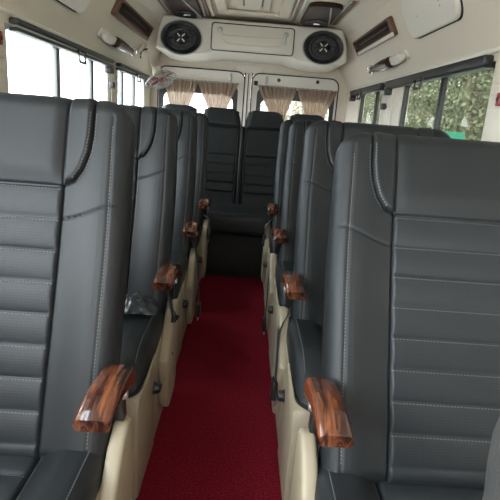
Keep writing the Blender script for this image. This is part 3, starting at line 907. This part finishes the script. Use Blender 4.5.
# curtains and rods
def rod(x0, x1, label):
    b = bmesh.new(); tube(b, [(x0, YB - .055, 1.453), (x1, YB - .055, 1.453)], .006, 8)
    for x in (x0 + .005, x1 - .005): tube(b, [(x, YB - .055, 1.453), (x, YB - .008, 1.453)], .005, 6)
    tag(obj('curtain_rod', b, 'grey'), label, 'curtain rod', 'thin curtain rods on the rear doors')
rod(-.785, -.065, 'thin curtain rod on the left rear door'); rod(.105, .852, 'thin curtain rod on the right rear door')
def curtain(x0, x1, l0, l1, label, seed):
    rr = random.Random(seed); n, m = 90, 36; b = bmesh.new(); G = []
    ph = [rr.uniform(0, 6) for _ in range(4)]
    for i in range(n + 1):
        u = i / n; col = []
        for j in range(m + 1):
            v = j / m; z = 1.460 - v * .50
            s = smooth(np.array(v / .72)) ** .75 if v < .72 else 1
            s = float(s)
            a = x0 + (l0 - x0) * s * 1.15; c = x1 + (l1 - x1) * s * 1.15
            if v > .72: w = (v - .72) * .12; a -= w; c += w
            x = a + (c - a) * (u + .012 * math.sin(u * 21 + ph[3]) * (1 - v))
            am = .006 + .010 * v
            y = YB - .055 + am * math.sin(u * 2 * PI * 9 + ph[0] + .8 * math.sin(3 * u + ph[1])) + am * .5 * math.sin(u * 2 * PI * 17 + ph[2])
            col.append(b.verts.new((x, y, z)))
        G.append(col)
    for i in range(n):
        for j in range(m): b.faces.new((G[i][j], G[i + 1][j], G[i + 1][j + 1], G[i][j + 1]))
    b.normal_update()
    o = obj('curtain', b, 'curtain'); tag(o, label, 'curtain', 'gathered brown curtains on the rear doors')
curtain(-.775, -.445, -.70, -.53, 'gathered brown curtain at the far left of the rear windows, behind the fan', 1)
curtain(-.455, -.080, -.34, -.18, 'gathered brown curtain on the left rear door beside the middle gap', 2)
curtain(.115, .475, .24, .39, 'gathered brown curtain on the right rear door beside the middle gap', 3)
curtain(.475, .850, .57, .75, 'gathered brown curtain at the far right of the rear windows', 4)

# ---------------------------------------------------------------- cabin fan
fan = thing('cabin_fan', 'small white caged fan with reddish blades at the left rear corner', 'fan', (-.80, 4.02, 1.60))
c = Vector((.155, -.10, -.210)); nrm = Vector((.42, -.27, -.85)).normalized()
b = bmesh.new(); lathe(b, [(0, .014), (.04, .012), (.05, .004), (.05, -.01), (0, -.01)], (0, 0, 0), (.85, 0, -.5), 20); obj('wall_mount', b, 'cream', fan)
b = bmesh.new(); tube(b, [(.035 + .045 * math.cos(a), -.035, -.055 + .055 * math.sin(a)) for a in [PI * .45 + k * .25 for k in range(9)]], .006, 8); obj('tilt_bracket', b, 'darkgrey', fan)
b = bmesh.new(); tube(b, sm([(0, 0, 0), (.05, -.02, -.045), (.07, -.03, -.10), c * .78]), .009, 10); obj('arm', b, 'cream', fan)
b = bmesh.new(); lathe(b, [(0, -.095), (.030, -.090), (.040, -.06), (.040, -.025), (.03, -.01), (0, -.01)], c, nrm, 20); obj('motor', b, 'cream', fan)
a1 = nrm.cross(Vector((0, 0, 1))).normalized(); a2 = nrm.cross(a1)
b = bmesh.new()
for k in range(3):
    a = 2 * PI * k / 3 + .4; R = []
    for s, w, tw in ((.02, .012, .012), (.055, .035, .014), (.09, .038, .010), (.102, .018, .006)):
        d = a1 * math.cos(a) + a2 * math.sin(a); e = nrm.cross(d)
        for q in (1, -1):
            R.append(b.verts.new(c + d * s + e * w * q + nrm * (tw * q + .012)))
    for i in range(3): b.faces.new((R[2 * i], R[2 * i + 2], R[2 * i + 3], R[2 * i + 1]))
bl = obj('blades', b, 'redblade', fan); md = bl.modifiers.new('s', 'SOLIDIFY'); md.thickness = .003
b = bmesh.new(); lathe(b, [(0, .030), (.015, .026), (.018, .0), (0, 0)], c, nrm, 16); obj('hub', b, 'red', fan)
b = bmesh.new()
for r, h in ((.118, .012), (.095, .036), (.06, .046), (.095, -.014)):
    tube(b, [c + (a1 * math.cos(k * PI / 14) + a2 * math.sin(k * PI / 14)) * r + nrm * h for k in range(28)], .0045 if r > .11 else .002, 6, closed=True)
for k in range(18):
    d = a1 * math.cos(k * PI / 9) + a2 * math.sin(k * PI / 9)
    tube(b, [c + d * .035 - nrm * .020, c + d * .095 - nrm * .014, c + d * .118 + nrm * .012, c + d * .095 + nrm * .036, c + d * .02 + nrm * .048], .0018, 5)
obj('cage', b, 'grey', fan)

# ---------------------------------------------------------------- outside
def tree(x, y, h, r, n, lm, label, seed):
    rr = random.Random(seed)
    t = thing('tree', label, 'tree', (x, y, -.70), 'trees outside the right windows' if x > 2.5 else None)
    b = bmesh.new()
    tube(b, [(0, 0, 0), (.05, .05, h * .3), (-.05, .1, h * .6), (.05, 0, h * .95)], [.14, .11, .08, .03], 9)
    tips = []
    for k in range(14):
        a = rr.uniform(0, 6.28); z0 = h * rr.uniform(.15, .8); L = r * rr.uniform(.5, 1)
        e = (L * math.cos(a), L * math.sin(a), z0 + h * rr.uniform(.0, .2)); tips.append(e)
        tube(b, [(0, .05, z0), (e[0] * .5, e[1] * .5, z0 + .1), e], [.05, .03, .012], 6)
    obj('trunk', b, 'bark', t)
    b = bmesh.new()
    cl = tips + [(r * rr.uniform(-.8, .8), r * rr.uniform(-.8, .8), h * rr.uniform(.12, 1)) for _ in range(26)]
    for i in range(n * 4):
        q = cl[rr.randrange(len(cl))]; s = r * .36
        p = Vector((q[0] + rr.gauss(0, s), q[1] + rr.gauss(0, s), q[2] + rr.gauss(0, s * .8)))
        d = Vector((rr.gauss(0, 1), rr.gauss(0, 1), rr.gauss(0, .8) - .4)).normalized(); e = d.orthogonal().normalized()
        e = Matrix.Rotation(rr.uniform(0, 6.28), 3, d) @ e
        L = rr.uniform(.045, .095); w = L * .32
        b.faces.new([b.verts.new(v) for v in (p, p + d * L * .5 + e * w, p + d * L, p + d * L * .5 - e * w)])
    me = bpy.data.meshes.new('foliage'); b.to_mesh(me); b.free(); me.materials.append(M[lm])
    o = bpy.data.objects.new('foliage', me); COL.objects.link(o); o.parent = t
tree(4.0, 9.2, 5.6, 1.25, 6500, 'leaf', 'olive green tree outside the right windows, nearest to the van', 11)
tree(4.3, 12.3, 6.0, 1.5, 7000, 'leaf2', 'pale green leafy tree outside the right windows, behind the nearest tree', 12)
tree(5.9, 10.6, 6.2, 1.5, 6500, 'leaf', 'olive tree outside the right windows, farther out beyond the nearest tree', 13)
tree(4.2, 16.5, 6.5, 1.8, 6500, 'leaf', 'dark green tree seen through the rearmost right window', 14)
tree(5.6, 20.5, 7.0, 2.2, 5000, 'leaf2', 'pale tree seen far off through the rearmost right window', 15)
tree(8.5, 15.5, 7.0, 2.4, 6000, 'leaf', 'broad olive tree far out beyond the green fence', 17)
tree(1.35, 13.5, 3.6, 1.3, 3500, 'leaf2', 'pale green tree seen through the right rear door window', 16)
b = bmesh.new(); box(b, (2.66, 7.0, -.70), (3.06, 7.04, 1.185))
tag(obj('green_fence', b, 'green', smooth=False), 'bright green sheet fence low in front of the trees outside the right windows', 'fence')

# ---------------------------------------------------------------- light
wd = bpy.data.worlds.new('sky'); S.world = wd; wd.use_nodes = True; nt = wd.node_tree
bg = nt.nodes['Background']
tc = nt.nodes.new('ShaderNodeTexCoord')
dp = nt.nodes.new('ShaderNodeVectorMath'); dp.operation = 'DOT_PRODUCT'; dp.inputs[1].default_value = Vector((-.93, -.22, .33)).normalized()
nt.links.new(tc.outputs['Generated'], dp.inputs[0])
cr = nt.nodes.new('ShaderNodeValToRGB'); e = cr.color_ramp.elements
mr = nt.nodes.new('ShaderNodeMapRange'); mr.inputs[1].default_value = -1; mr.inputs[2].default_value = 1; nt.links.new(dp.outputs['Value'], mr.inputs[0])
e[0].position = .1; e[0].color = (.17, .165, .15, 1); e[1].position = 1; e[1].color = (.84, .93, 1, 1)
k = e.new(.55); k.color = (.34, .335, .32, 1)
nt.links.new(mr.outputs[0], cr.inputs[0]); nt.links.new(cr.outputs[0], bg.inputs['Color']); bg.inputs['Strength'].default_value = 10.0
sun = bpy.data.lights.new('sun', 'SUN'); sun.energy = 1.5; sun.angle = math.radians(30); sun.color = (1, .97, .93)
so = bpy.data.objects.new('sun', sun); COL.objects.link(so)
so.rotation_euler = Vector((.72, .60, -.40)).to_track_quat('-Z', 'Y').to_euler()

S.view_settings.view_transform = 'Standard'; S.view_settings.look = 'None'; S.view_settings.gamma = 1
S.view_settings.use_curve_mapping = False; S.view_settings.exposure = .9
